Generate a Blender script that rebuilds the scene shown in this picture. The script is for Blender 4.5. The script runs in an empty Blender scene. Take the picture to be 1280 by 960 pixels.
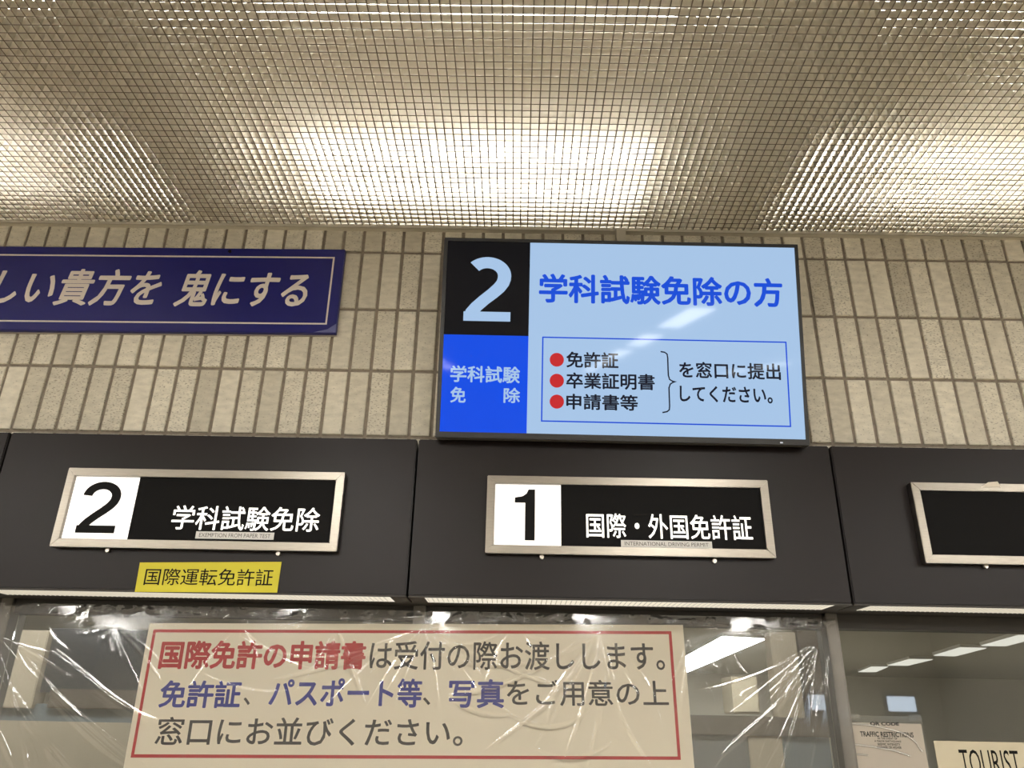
import bpy, bmesh, math, random
import numpy as np
from mathutils import Matrix, Vector

random.seed(7)
rng = np.random.default_rng(5)
scene = bpy.context.scene
COL = scene.collection

# ------------------------------------------------------------------ camera
FPX = 961.0
CAM = Vector((0.0, -2.287, 1.6))
R_RIGHT = Vector((0.9998288372, 0.0022150763, 0.0183681711))
R_UP = Vector((-0.0160261855, -0.3923744148, 0.9196659611))
R_FWD = Vector((-0.0092443306, 0.9198029202, 0.3922717557))
cam_data = bpy.data.cameras.new('camera')
cam_data.sensor_fit = 'HORIZONTAL'
cam_data.sensor_width = 36.0
cam_data.lens = 36.0 * FPX / 1280.0
cam_data.clip_start = 0.05
cam = bpy.data.objects.new('camera', cam_data)
COL.objects.link(cam)
M = Matrix.Identity(4)
for i, ax in enumerate((R_RIGHT, R_UP, -R_FWD)):
    for k in range(3):
        M[k][i] = ax[k]
M.translation = CAM
cam.matrix_world = M
scene.camera = cam

# ------------------------------------------------------------------ view, world, light levels
scene.view_settings.view_transform = 'Standard'
scene.view_settings.look = 'None'
scene.view_settings.exposure = 0.0
scene.view_settings.gamma = 1.0
scene.view_settings.use_curve_mapping = False
scene.cycles.max_bounces = 10
scene.cycles.transparent_max_bounces = 16
scene.cycles.diffuse_bounces = 8
scene.cycles.sample_clamp_indirect = 12.0
scene.cycles.caustics_reflective = False
scene.cycles.use_denoising = True

world = bpy.data.worlds.new('world')
scene.world = world
world.use_nodes = True
world.node_tree.nodes['Background'].inputs[0].default_value = (0.80, 0.85, 1.0, 1)
world.node_tree.nodes['Background'].inputs[1].default_value = 0.25

E_TUBE = 31.0           # tubes above the louver
E_HALL = 90.0           # hall ceiling lights behind the camera
E_OFFICE = 38.0          # office ceiling light seen through the glass, and the added near ones
E_SOFFIT = 1.0         # strip lights under the fascia
E_SIGN = 1.05           # lit counter signs
E_DAY = 5.0              # daylight in the hall's far windows
E_SCREEN = 0.93         # television


# ------------------------------------------------------------------ helpers: colour and materials
def lin(c):
    c = c / 255.0
    return c / 12.92 if c <= 0.04045 else ((c + 0.055) / 1.055) ** 2.4


def rgb(r, g, b):
    return (lin(r), lin(g), lin(b), 1.0)


def mat(name, col, rough=0.5, metal=0.0, spec=0.5, emit=None, es=0.0, coat=0.0):
    m = bpy.data.materials.new(name)
    m.use_nodes = True
    p = m.node_tree.nodes['Principled BSDF']
    p.inputs['Base Color'].default_value = col
    p.inputs['Roughness'].default_value = rough
    p.inputs['Metallic'].default_value = metal
    p.inputs['Specular IOR Level'].default_value = spec
    p.inputs['Coat Weight'].default_value = coat
    p.inputs['Coat Roughness'].default_value = 0.03
    if emit is not None:
        p.inputs['Emission Color'].default_value = emit
        p.inputs['Emission Strength'].default_value = es
    return m


def noisy(m, scale, amount, bump=0.0, detail=3.0, stretch=None):
    """vary the base colour of a principled material by an object-space noise"""
    nt = m.node_tree
    p = nt.nodes['Principled BSDF']
    base = tuple(p.inputs['Base Color'].default_value)
    tc = nt.nodes.new('ShaderNodeTexCoord')
    nz = nt.nodes.new('ShaderNodeTexNoise')
    nz.inputs['Scale'].default_value = scale
    nz.inputs['Detail'].default_value = detail
    if stretch:
        mp = nt.nodes.new('ShaderNodeMapping')
        mp.inputs['Scale'].default_value = stretch
        nt.links.new(tc.outputs['Object'], mp.inputs[0])
        nt.links.new(mp.outputs[0], nz.inputs['Vector'])
    else:
        nt.links.new(tc.outputs['Object'], nz.inputs['Vector'])
    rp = nt.nodes.new('ShaderNodeValToRGB')
    lo = tuple(max(0, c * (1 - amount)) for c in base[:3]) + (1,)
    hi = tuple(min(1, c * (1 + amount)) for c in base[:3]) + (1,)
    rp.color_ramp.elements[0].position = 0.3
    rp.color_ramp.elements[1].position = 0.7
    rp.color_ramp.elements[0].color = lo
    rp.color_ramp.elements[1].color = hi
    nt.links.new(nz.outputs['Fac'], rp.inputs[0])
    nt.links.new(rp.outputs[0], p.inputs['Base Color'])
    if bump:
        b = nt.nodes.new('ShaderNodeBump')
        b.inputs['Strength'].default_value = bump
        b.inputs['Distance'].default_value = 0.002
        nt.links.new(nz.outputs['Fac'], b.inputs['Height'])
        nt.links.new(b.outputs[0], p.inputs['Normal'])
    return m


def emission(name, col, strength):
    m = bpy.data.materials.new(name)
    m.use_nodes = True
    nt = m.node_tree
    nt.nodes.clear()
    e = nt.nodes.new('ShaderNodeEmission')
    e.inputs[0].default_value = col
    e.inputs[1].default_value = strength
    o = nt.nodes.new('ShaderNodeOutputMaterial')
    nt.links.new(e.outputs[0], o.inputs[0])
    return m


def screen_mat(name, col):
    """a lit pixel area of the display behind its glossy front"""
    return mat(name, (0.012, 0.012, 0.014, 1), rough=0.05, spec=0.055, emit=col, es=E_SCREEN)


def sheet_mat(name, tint, gloss_rough, haze, ior=1.45, boost=1.0):
    """thin clear sheet: see-through, mirror-like by Fresnel, slightly hazy"""
    m = bpy.data.materials.new(name)
    m.use_nodes = True
    nt = m.node_tree
    nt.nodes.clear()
    out = nt.nodes.new('ShaderNodeOutputMaterial')
    tr = nt.nodes.new('ShaderNodeBsdfTransparent')
    tr.inputs[0].default_value = tint
    gl = nt.nodes.new('ShaderNodeBsdfGlossy')
    gl.inputs['Color'].default_value = (1, 1, 1, 1)
    gl.inputs['Roughness'].default_value = gloss_rough
    df = nt.nodes.new('ShaderNodeBsdfDiffuse')
    df.inputs[0].default_value = (0.8, 0.79, 0.76, 1)
    fr = nt.nodes.new('ShaderNodeFresnel')
    fr.inputs[0].default_value = ior
    mu = nt.nodes.new('ShaderNodeMath')
    mu.operation = 'MULTIPLY'
    mu.use_clamp = True
    mu.inputs[1].default_value = boost
    m1 = nt.nodes.new('ShaderNodeMixShader')
    m1.inputs[0].default_value = haze
    m2 = nt.nodes.new('ShaderNodeMixShader')
    nt.links.new(fr.outputs[0], mu.inputs[0])
    nt.links.new(tr.outputs[0], m1.inputs[1])
    nt.links.new(df.outputs[0], m1.inputs[2])
    nt.links.new(mu.outputs[0], m2.inputs[0])
    nt.links.new(m1.outputs[0], m2.inputs[1])
    nt.links.new(gl.outputs[0], m2.inputs[2])
    nt.links.new(m2.outputs[0], out.inputs[0])
    return m


# ------------------------------------------------------------------ helpers: frames (a plane in the room) and meshes
class Frame:
    """a local frame: x right, y away from the hall, z up; built at a thing's base"""

    def __init__(self, o, tilt=0.0, roll=0.0):
        r = Matrix.Rotation(tilt, 3, 'X') @ Matrix.Rotation(roll, 3, 'Y')
        self.m = Matrix.Translation(Vector(o)) @ r.to_4x4()
        self.inv = self.m.inverted()

    def at(self, px, py, depth=0.0):
        """the point of this frame's plane y=depth that the photograph shows at a pixel"""
        d = R_RIGHT * ((px - 640) / FPX) + R_UP * ((480 - py) / FPX) + R_FWD
        a = self.inv @ CAM
        b = self.inv.to_3x3() @ d
        t = (depth - a.y) / b.y
        p = a + b * t
        return p.x, p.z


def wall_at(px, py, Y):
    d = R_RIGHT * ((px - 640) / FPX) + R_UP * ((480 - py) / FPX) + R_FWD
    return CAM + d * ((Y - CAM.y) / d.y)


class MB:
    def __init__(self):
        self.v, self.f = [], []

    def add(self, vs, fs):
        n = len(self.v)
        self.v += [tuple(p) for p in vs]
        self.f += [tuple(i + n for i in f) for f in fs]

    def box(self, x0, x1, y0, y1, z0, z1):
        vs = [(x0, y0, z0), (x1, y0, z0), (x1, y1, z0), (x0, y1, z0), (x0, y0, z1), (x1, y0, z1), (x1, y1, z1), (x0, y1, z1)]
        self.add(vs, [(3, 2, 1, 0), (4, 5, 6, 7), (0, 1, 5, 4), (1, 2, 6, 5), (2, 3, 7, 6), (3, 0, 4, 7)])
        return self

    def prism(self, pts, y0, y1):
        """outline in x,z (counter-clockwise seen from the hall) with thickness y0..y1"""
        n = len(pts)
        vs = [(x, y0, z) for x, z in pts] + [(x, y1, z) for x, z in pts]
        fs = [tuple(range(n)), tuple(range(2 * n - 1, n - 1, -1))]
        fs += [(i, i + n, (i + 1) % n + n, (i + 1) % n) for i in range(n)]
        self.add(vs, fs)
        return self

    def stroke(self, pts, w, y):
        """flat line of width w through x,z points on the plane y"""
        n = len(pts)
        L, Rr = [], []
        for i in range(n):
            a = pts[max(0, i - 1)]
            b = pts[min(n - 1, i + 1)]
            dx, dz = b[0] - a[0], b[1] - a[1]
            l = math.hypot(dx, dz) or 1
            ww = w[i] if isinstance(w, (list, tuple)) else w
            nx, nz = -dz / l * ww / 2, dx / l * ww / 2
            L.append((pts[i][0] + nx, y, pts[i][1] + nz))
            Rr.append((pts[i][0] - nx, y, pts[i][1] - nz))
        self.add(L + Rr, [(i, n + i, n + i + 1, i + 1) for i in range(n - 1)])
        return self

    def rect_line(self, x0, x1, z0, z1, w, y):
        for a, b, c, d in ((x0, x1, z1 - w, z1), (x0, x1, z0, z0 + w), (x0, x0 + w, z0 + w, z1 - w), (x1 - w, x1, z0 + w, z1 - w)):
            self.add([(a, y, c), (b, y, c), (b, y, d), (a, y, d)], [(0, 1, 2, 3)])
        return self

    def disc(self, cx, cz, r, y, n=40):
        self.add([(cx + r * math.cos(2 * math.pi * i / n), y, cz + r * math.sin(2 * math.pi * i / n)) for i in range(n)], [tuple(range(n))])
        return self

    def rod(self, a, b, r, n=14):
        a, b = Vector(a), Vector(b)
        q = (b - a).to_track_quat('Z', 'X').to_matrix()
        vs = []
        for p in (a, b):
            for i in range(n):
                t = 2 * math.pi * i / n
                vs.append(p + q @ Vector((r * math.cos(t), r * math.sin(t), 0)))
        self.add(vs, [(i, (i + 1) % n, n + (i + 1) % n, n + i) for i in range(n)] + [tuple(range(n - 1, -1, -1)), tuple(range(n, 2 * n))])
        return self

    def build(self, name, m, parent=None, bevel=0.0, smooth=False):
        me = bpy.data.meshes.new(name)
        me.from_pydata(self.v, [], self.f)
        me.validate()
        if bevel:
            bm = bmesh.new()
            bm.from_mesh(me)
            ed = [e for e in bm.edges if len(e.link_faces) == 2 and e.calc_face_angle(0) > 0.6]
            bmesh.ops.bevel(bm, geom=ed, offset=bevel, segments=2, affect='EDGES', clamp_overlap=True)
            bm.to_mesh(me)
            bm.free()
        if smooth:
            for p in me.polygons:
                p.use_smooth = True
        me.materials.append(m)
        o = bpy.data.objects.new(name, me)
        COL.objects.link(o)
        o.parent = parent
        return o


def tag(o, label=None, cat=None, group=None, kind=None):
    if label:
        o['label'] = label
    if cat:
        o['category'] = cat
    if group:
        o['group'] = group
    if kind:
        o['kind'] = kind
    return o


def thing(name, frame, label, cat, group=None):
    o = bpy.data.objects.new(name, None)
    o.empty_display_size = 0.05
    COL.objects.link(o)
    o.matrix_world = frame.m if isinstance(frame, Frame) else Matrix.Translation(Vector(frame))
    return tag(o, label, cat, group)


def glyph_mesh(s, bold, shear=0.0):
    """outline lettering as a flat mesh; bold (in em) thickens the strokes by overlapping copies"""
    c = bpy.data.curves.new('lettering', 'FONT')
    c.body = s
    c.size = 1.0
    c.shear = shear
    c.resolution_u = 3
    c.fill_mode = 'FRONT'
    o = bpy.data.objects.new('lettering', c)
    COL.objects.link(o)
    bpy.context.view_layer.update()
    dg = bpy.context.evaluated_depsgraph_get()
    me = bpy.data.meshes.new_from_object(o.evaluated_get(dg))
    v = np.array([p.co[:] for p in me.vertices])[:, :2]
    f = [tuple(p.vertices) for p in me.polygons]
    bpy.data.objects.remove(o)
    bpy.data.curves.remove(c)
    bpy.data.meshes.remove(me)
    if bold > 0:
        vs, fs, dep = [], [], []
        k = 8 if bold < 0.03 else 12
        offs = [(bold * math.cos(2 * math.pi * i / k), bold * math.sin(2 * math.pi * i / k)) for i in range(k)]
        if bold >= 0.03:
            offs += [(bold * .5 * math.cos(2 * math.pi * i / 6), bold * .5 * math.sin(2 * math.pi * i / 6)) for i in range(6)]
        offs.append((0, 0))
        for dx, dz in offs:
            n = len(vs) * len(v)
            dep += [len(vs) * 1.5e-5] * len(v)
            vs.append(v + np.array((dx, dz)))
            fs += [tuple(i + n for i in q) for q in f]
        v, f = np.concatenate(vs), fs
    else:
        dep = [0.0] * len(v)
    return v, f, dep


def text(name, s, x0, z0, x1, z1, y, m, parent, bold=0.0, shear=0.0):
    """lettering whose ink fills the box x0..x1, z0..z1 of the parent's plane y"""
    v, f, dep = glyph_mesh(s, bold, shear)
    lo, hi = v.min(0), v.max(0)
    v = (v - lo) / (hi - lo) * np.array((x1 - x0, z1 - z0)) + np.array((x0, z0))
    b = MB()
    b.v = [(float(a), y - q, float(c)) for (a, c), q in zip(v, dep)]
    b.f = f
    return b.build(name, m, parent)


def text_px(name, s, fr, ll, ur, y, m, parent, bold=0.0, shear=0.0):
    x0, z0 = fr.at(ll[0], ll[1], y)
    x1, z1 = fr.at(ur[0], ur[1], y)
    return text(name, s, x0, z0, x1, z1, y, m, parent, bold, shear)


def arc(cx, cz, rx, rz, a0, a1, n=24):
    return [(cx + rx * math.cos(math.radians(a0 + (a1 - a0) * i / n)), cz + rz * math.sin(math.radians(a0 + (a1 - a0) * i / n))) for i in range(n + 1)]


def fit(b, x0, z0, x1, z1):
    """scale a flat mesh's ink to a box"""
    xs = [p[0] for p in b.v]
    zs = [p[2] for p in b.v]
    ax, bx, az, bz = min(xs), max(xs), min(zs), max(zs)
    b.v = [(x0 + (p[0] - ax) / (bx - ax) * (x1 - x0), p[1], z0 + (p[2] - az) / (bz - az) * (z1 - z0)) for p in b.v]
    return b


def numeral_two(y, w=0.24, start=165):
    b = MB()
    pts = arc(0.47, 1.02, 0.33, 0.30, start, 0, 20)
    pts += [(0.795, 0.95), (0.77, 0.86), (0.70, 0.75), (0.58, 0.62), (0.42, 0.47), (0.28, 0.32), (0.20, 0.20), (0.16, 0.06)]
    ws = [w] * 21 + [w, w, w, w * .98, w * .95, w * .95, w, w]
    b.stroke(pts, ws, y)
    yb_ = y - 0.00005
    b.add([(0.04, yb_, 0.0), (0.93, yb_, 0.0), (0.93, yb_, 0.21), (0.04, yb_, 0.21)], [(0, 1, 2, 3)])
    return b


def numeral_one(y):
    b = MB()
    out = [(0.32, 0.0), (0.62, 0.0), (0.62, 1.45), (0.42, 1.45), (0.36, 1.33), (0.24, 1.25), (0.0, 1.21), (0.0, 1.06), (0.32, 1.06)]
    b.add([(x, y, z) for x, z in out], [tuple(range(len(out)))])
    return b


# ------------------------------------------------------------------ materials
M_grout = noisy(mat('grout', rgb(136, 126, 114), 0.95), 60, 0.15)
M_trim = mat('painted_trim', rgb(196, 190, 176), 0.5)
M_plain = mat('plain_wall', rgb(140, 136, 128), 0.9)
M_floor = noisy(mat('vinyl_floor', rgb(150, 142, 128), 0.4), 3, 0.1)
M_plenum = mat('plenum_paint', rgb(205, 197, 180), 0.9)
M_fascia = noisy(mat('dark_steel', rgb(24, 18, 18), 0.36, spec=0.22), 2.5, 0.08)
M_soffit = mat('soffit_dark', rgb(50, 45, 40), 0.6)
M_sdiff = emission('strip_diffuser', rgb(246, 236, 214), E_SOFFIT)
M_steel = noisy(mat('brushed_steel', rgb(132, 126, 117), 0.3, metal=1.0), 30, 0.12, stretch=(1, 1, 40))
M_screw = mat('screw_steel', rgb(190, 185, 176), 0.35, metal=1.0)
M_signwhite = mat('lit_acrylic', rgb(235, 232, 228), 0.25, emit=rgb(255, 251, 249), es=E_SIGN * 0.70)
M_signblack = mat('black_acrylic', rgb(17, 16, 16), 0.45, spec=0.06)
M_signtext = mat('lit_lettering', rgb(240, 240, 236), 0.3, emit=rgb(255, 252, 246), es=E_SIGN * 0.9)
M_ink = mat('black_ink', rgb(9, 8, 8), 0.6, spec=0.15)
M_strip = mat('caption_strip', rgb(176, 172, 166), 0.5, emit=rgb(160, 158, 154), es=0.55)
M_stripink = mat('caption_ink', rgb(92, 86, 82), 0.6, spec=0.1)
M_yellow = noisy(mat('yellow_paper', rgb(200, 190, 34), 0.55), 6, 0.05)
M_navy = noisy(mat('navy_board', rgb(22, 24, 104), 0.35), 3, 0.06)
M_navyedge = mat('board_edge', rgb(150, 140, 130), 0.6)
M_boardtext = mat('cream_lettering', rgb(216, 206, 198), 0.55)
M_peel = mat('peeled_film', rgb(88, 92, 140), 0.4)
M_bezel = mat('black_bezel', rgb(18, 17, 18), 0.35)
M_bezelgrey = mat('grey_bezel', rgb(66, 62, 56), 0.45)
M_paper = noisy(mat('poster_paper', rgb(248, 237, 214), 0.7), 2, 0.03)
M_red = mat('red_ink', rgb(184, 26, 32), 0.6)
M_blueink = mat('blue_ink', rgb(26, 36, 140), 0.6)
M_darkink = mat('dark_ink', rgb(38, 31, 27), 0.6)
M_alum = noisy(mat('aluminium', rgb(112, 108, 102), 0.42, metal=0.6), 40, 0.12, stretch=(40, 40, 1))
M_framedark = mat('bronze_frame', rgb(48, 44, 40), 0.5)
M_glass = sheet_mat('window_glass', (0.90, 0.91, 0.89, 1), 0.02, 0.0, 1.5, 1.6)
M_film = sheet_mat('clear_vinyl', (0.97, 0.97, 0.965, 1), 0.085, 0.012, 1.5, 2.6)
M_sleeve = sheet_mat('clear_sleeve', (0.97, 0.97, 0.96, 1), 0.06, 0.03, 1.5, 1.2)
M_card = mat('card_paper', rgb(214, 202, 188), 0.7)
M_notice = mat('cream_paper', rgb(192, 183, 160), 0.75)
M_tube = emission('lamp_tube', (1.0, 0.965, 0.89, 1), 1)
M_cap = mat('lamp_cap', rgb(236, 233, 226), 0.5)
M_clear = mat('translucent_tape', rgb(205, 196, 180), 0.4)


def tile_material():
    m = mat('stone_tile', rgb(190, 178, 152), 0.75, spec=0.25)
    nt = m.node_tree
    p = nt.nodes['Principled BSDF']
    geo = nt.nodes.new('ShaderNodeNewGeometry')
    tc = nt.nodes.new('ShaderNodeTexCoord')
    rp = nt.nodes.new('ShaderNodeValToRGB')
    e = rp.color_ramp.elements
    e[0].color = rgb(194, 188, 172)
    e[1].color = rgb(220, 214, 198)
    el = e.new(0.5)
    el.color = rgb(209, 203, 187)
    nt.links.new(geo.outputs['Random Per Island'], rp.inputs[0])
    # soft mottling, slightly streaked sideways
    mp = nt.nodes.new('ShaderNodeMapping')
    mp.inputs['Scale'].default_value = (26, 26, 60)
    nt.links.new(tc.outputs['Object'], mp.inputs[0])
    n1 = nt.nodes.new('ShaderNodeTexNoise')
    n1.inputs['Scale'].default_value = 1.0
    n1.inputs['Detail'].default_value = 4
    nt.links.new(mp.outputs[0], n1.inputs['Vector'])
    r1 = nt.nodes.new('ShaderNodeMapRange')
    r1.inputs['From Min'].default_value = 0.25
    r1.inputs['From Max'].default_value = 0.75
    r1.inputs['To Min'].default_value = 0.82
    r1.inputs['To Max'].default_value = 1.12
    nt.links.new(n1.outputs['Fac'], r1.inputs[0])
    mx = nt.nodes.new('ShaderNodeVectorMath')
    mx.operation = 'SCALE'
    nt.links.new(rp.outputs[0], mx.inputs[0])
    nt.links.new(r1.outputs[0], mx.inputs['Scale'])
    # dark pits whose density differs from tile to tile
    n2 = nt.nodes.new('ShaderNodeTexNoise')
    mp2 = nt.nodes.new('ShaderNodeMapping')
    mp2.inputs['Scale'].default_value = (120, 120, 250)
    nt.links.new(tc.outputs['Object'], mp2.inputs[0])
    nt.links.new(mp2.outputs[0], n2.inputs['Vector'])
    n2.inputs['Scale'].default_value = 1.0
    n2.inputs['Detail'].default_value = 2
    th = nt.nodes.new('ShaderNodeMath')
    th.operation = 'MULTIPLY_ADD'
    wn = nt.nodes.new('ShaderNodeTexWhiteNoise')
    wn.noise_dimensions = '1D'
    nt.links.new(geo.outputs['Random Per Island'], wn.inputs['W'])
    nt.links.new(wn.outputs['Value'], th.inputs[0])
    th.inputs[1].default_value = -0.11
    th.inputs[2].default_value = 0.665
    sb = nt.nodes.new('ShaderNodeMath')
    sb.operation = 'SUBTRACT'
    nt.links.new(n2.outputs['Fac'], sb.inputs[0])
    nt.links.new(th.outputs[0], sb.inputs[1])
    sc = nt.nodes.new('ShaderNodeMapRange')
    sc.inputs['From Min'].default_value = 0.0
    sc.inputs['From Max'].default_value = 0.06
    sc.inputs['To Min'].default_value = 0.0
    sc.inputs['To Max'].default_value = 0.48
    nt.links.new(sb.outputs[0], sc.inputs[0])
    m2 = nt.nodes.new('ShaderNodeMix')
    m2.data_type = 'RGBA'
    m2.inputs[7].default_value = rgb(70, 60, 46)
    nt.links.new(sc.outputs[0], m2.inputs[0])
    nt.links.new(mx.outputs[0], m2.inputs[6])
    nt.links.new(m2.outputs[2], p.inputs['Base Color'])
    b = nt.nodes.new('ShaderNodeBump')
    b.inputs['Strength'].default_value = 0.35
    b.inputs['Distance'].default_value = 0.002
    nt.links.new(n1.outputs['Fac'], b.inputs['Height'])
    nt.links.new(b.outputs[0], p.inputs['Normal'])
    return m


def louver_material():
    m = bpy.data.materials.new('louver_plastic')
    m.use_nodes = True
    nt = m.node_tree
    nt.nodes.clear()
    out = nt.nodes.new('ShaderNodeOutputMaterial')
    d = nt.nodes.new('ShaderNodeBsdfDiffuse')
    d.inputs[0].default_value = rgb(214, 206, 190)
    t = nt.nodes.new('ShaderNodeBsdfTranslucent')
    t.inputs[0].default_value = rgb(214, 204, 186)
    g = nt.nodes.new('ShaderNodeBsdfGlossy')
    g.inputs['Roughness'].default_value = 0.28
    g.inputs['Color'].default_value = (0.88, 0.86, 0.82, 1)
    a = nt.nodes.new('ShaderNodeMixShader')
    a.inputs[0].default_value = 0.10
    b = nt.nodes.new('ShaderNodeMixShader')
    b.inputs[0].default_value = 0.42
    nt.links.new(d.outputs[0], a.inputs[1])
    nt.links.new(t.outputs[0], a.inputs[2])
    nt.links.new(a.outputs[0], b.inputs[1])
    nt.links.new(g.outputs[0], b.inputs[2])
    nt.links.new(b.outputs[0], out.inputs[0])
    return m


M_tile = tile_material()
M_louver = louver_material()

# ------------------------------------------------------------------ the setting
PITCH = 0.07
ROW = 0.226065
Z_ROW0 = 3.29267          # centre of the joint above the first full row
X_COL0 = -22.919 * PITCH
Z_CEIL = 3.165
Y_FASCIA = -0.08
Z_FT, Z_FB = 2.355, 1.890
Y_WIN = 0.15

# tiled wall over the counter: every tile a bevelled block on a grout bed
t = MB()
w = PITCH - 0.0105
h = ROW - 0.0105
for c in range(-14, 62):
    xc = X_COL0 + (c + 0.5) * PITCH
    for r in range(-1, 5):
        zc = Z_ROW0 - (r + 0.5) * ROW
        x0, x1, z0, z1 = xc - w / 2, xc + w / 2, zc - h / 2, zc + h / 2
        y0 = rng.uniform(-0.0006, 0.0006)
        e = 0.0022
        vs = [(x0, 0.012, z0), (x1, 0.012, z0), (x1, 0.012, z1), (x0, 0.012, z1),
              (x0, y0 + e, z0), (x1, y0 + e, z0), (x1, y0 + e, z1), (x0, y0 + e, z1),
              (x0 + e, y0, z0 + e), (x1 - e, y0, z0 + e), (x1 - e, y0, z1 - e), (x0 + e, y0, z1 - e)]
        fs = [(0, 1, 5, 4), (1, 2, 6, 5), (2, 3, 7, 6), (3, 0, 4, 7), (4, 5, 9, 8), (5, 6, 10, 9), (6, 7, 11, 10), (7, 4, 8, 11), (8, 9, 10, 11)]
        t.add(vs, fs)
wall = t.build('wall_front', M_tile)
tag(wall, 'tiled wall above the counter windows', kind='structure')
g = MB().box(-2.75, 3.0, 0.0075, 0.135, Z_FB + 0.010, 3.62)
gb = g.build('grout_bed', M_grout, wall)

# hall shell behind the camera
fl = MB().box(-8, 10, -13, 13, -0.1, 0.0).build('floor', M_floor)
tag(fl, kind='structure')
tag(MB().box(-8, 8, -13.1, -13, 0, 3.6).build('wall_back', M_plain), kind='structure')
tag(MB().box(-8.1, -8, -13, 0.15, 0, 3.6).build('wall_left', M_plain), kind='structure')
tag(MB().box(8, 8.1, -13, 0.15, 0, 3.6).build('wall_right', M_plain), kind='structure')
cw = MB()
cw.box(-8, 8, 0.06, 0.24, 0, 0.95)
cw.box(-8, -2.75, 0.01, 0.24, 0.95, 3.6)
cw.box(3.0, 8, 0.01, 0.24, 0.95, 3.6)
tag(cw.build('wall_counter', M_plain), kind='structure')

# ceiling: plain slab over the hall, egg-crate louver with a lamp void along the counter
cs = MB().box(-8, 8, -13, 0.14, 3.62, 3.72)
cs.box(-8, 8, -13, -2.75, 3.17, 3.19)
cs.box(-8, -2.62, -2.75, 0.0, 3.17, 3.19)
cs.box(2.82, 8, -2.75, 0.0, 3.17, 3.19)
ceil = cs.build('ceiling', M_plenum)
tag(ceil, kind='structure')
LP, LH = 0.0252, 0.0247
lv = MB()
X0, X1, Y0, Y1 = -2.6, 2.8, -2.7, -0.006
tb, tt = 0.0016, 0.0007
nx = int((X1 - X0) / LP)
ny = int((Y1 - Y0) / LP)
for i in range(nx + 1):
    x = X0 + i * LP
    vs = [(x - tb, Y0, Z_CEIL), (x + tb, Y0, Z_CEIL), (x + tt, Y0, Z_CEIL + LH), (x - tt, Y0, Z_CEIL + LH)]
    vs += [(a, Y1, c) for a, _, c in vs]
    lv.add(vs, [(0, 1, 2, 3), (7, 6, 5, 4), (0, 4, 5, 1), (1, 5, 6, 2), (2, 6, 7, 3), (3, 7, 4, 0)])
for j in range(ny + 1):
    y = Y1 - 0.004 - j * LP
    vs = [(X0, y - tb, Z_CEIL), (X0, y + tb, Z_CEIL), (X0, y + tt, Z_CEIL + LH), (X0, y - tt, Z_CEIL + LH)]
    vs += [(X1, b, c) for _, b, c in vs]
    lv.add(vs, [(3, 2, 1, 0), (4, 5, 6, 7), (1, 5, 4, 0), (2, 6, 5, 1), (3, 7, 6, 2), (0, 4, 7, 3)])
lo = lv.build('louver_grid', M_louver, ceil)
lo.data.materials.append(mat('louver_edge_shade', rgb(112, 101, 85), 0.6))  # weaker light on the blade undersides put into a darker edge colour
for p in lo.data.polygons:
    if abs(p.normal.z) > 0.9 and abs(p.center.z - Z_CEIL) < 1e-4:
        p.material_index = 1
tr = MB().box(-2.75, 3.0, -0.022, 0.0, 3.1535, 3.1565).box(-2.75, 3.0, -0.0225, -0.0195, 3.1535, 3.164).build('trim_1', M_trim)
tag(tr, kind='structure')

# lamps in the void above the louver
TUBE_MATS = {}


def tube_lamp(x, y, z, strength, label, length=1.2):
    key = round(strength, 3)
    if key not in TUBE_MATS:
        TUBE_MATS[key] = emission('lamp_tube', (1.0, 0.965, 0.89, 1), strength)
    r = thing('fluorescent_lamp', (x, y, z), label, 'lamp', 'fluorescent lamps above the louver')
    for yy_ in (-0.085, 0.085):
        MB().rod((-length / 2, yy_, 0), (length / 2, yy_, 0), 0.016).build('tube', TUBE_MATS[key], r)
    MB().box(-length / 2 - 0.03, length / 2 + 0.03, -0.16, 0.16, 0.035, 0.09).build('batten', M_cap, r, bevel=0.004)
    for s in (-1, 1):
        MB().box(s * (length / 2 + 0.012) - 0.012, s * (length / 2 + 0.012) + 0.012, -0.11, 0.11, -0.022, 0.035).build('lamp_holder', M_cap, r, bevel=0.003)
    return r


for x, lb in ((-1.95, 'twin tube lamp glinting through the louver at the top left corner'),
              (-0.17, 'twin tube lamp showing as bright lines through the louver at top centre'),
              (1.61, 'twin tube lamp glinting as bright dots through the louver at top right')):
    tube_lamp(x, -0.575, Z_CEIL + 0.285, E_TUBE, lb)

for x in (-1.95, -0.17, 1.61):  # extra unseen row, added for downward light on poster and lower wall
    tube_lamp(x, -2.05, Z_CEIL + 0.285, E_TUBE, 'added unseen twin tube lamp above the louver over the viewer')

# hall ceiling lights behind the camera
M_hall = emission('hall_light_panel', (1.0, 0.97, 0.905, 1), E_HALL)
for y in (-3.7, -5.6, -7.5, -9.4, -11.3):
    for x in (-6.4, -3.8, -1.25, 1.25, 3.8, 6.4):
        r = thing('ceiling_light', (x, y, 3.17), 'long ceiling light in the hall behind the viewer', 'ceiling light', 'hall ceiling lights')
        MB().box(-0.11, 0.11, -0.62, 0.62, -0.03, 0.0).build('housing', M_cap, r, bevel=0.004)
        MB().box(-0.09, 0.09, -0.6, 0.6, -0.036, -0.0305).build('diffuser', M_hall, r)

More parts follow.
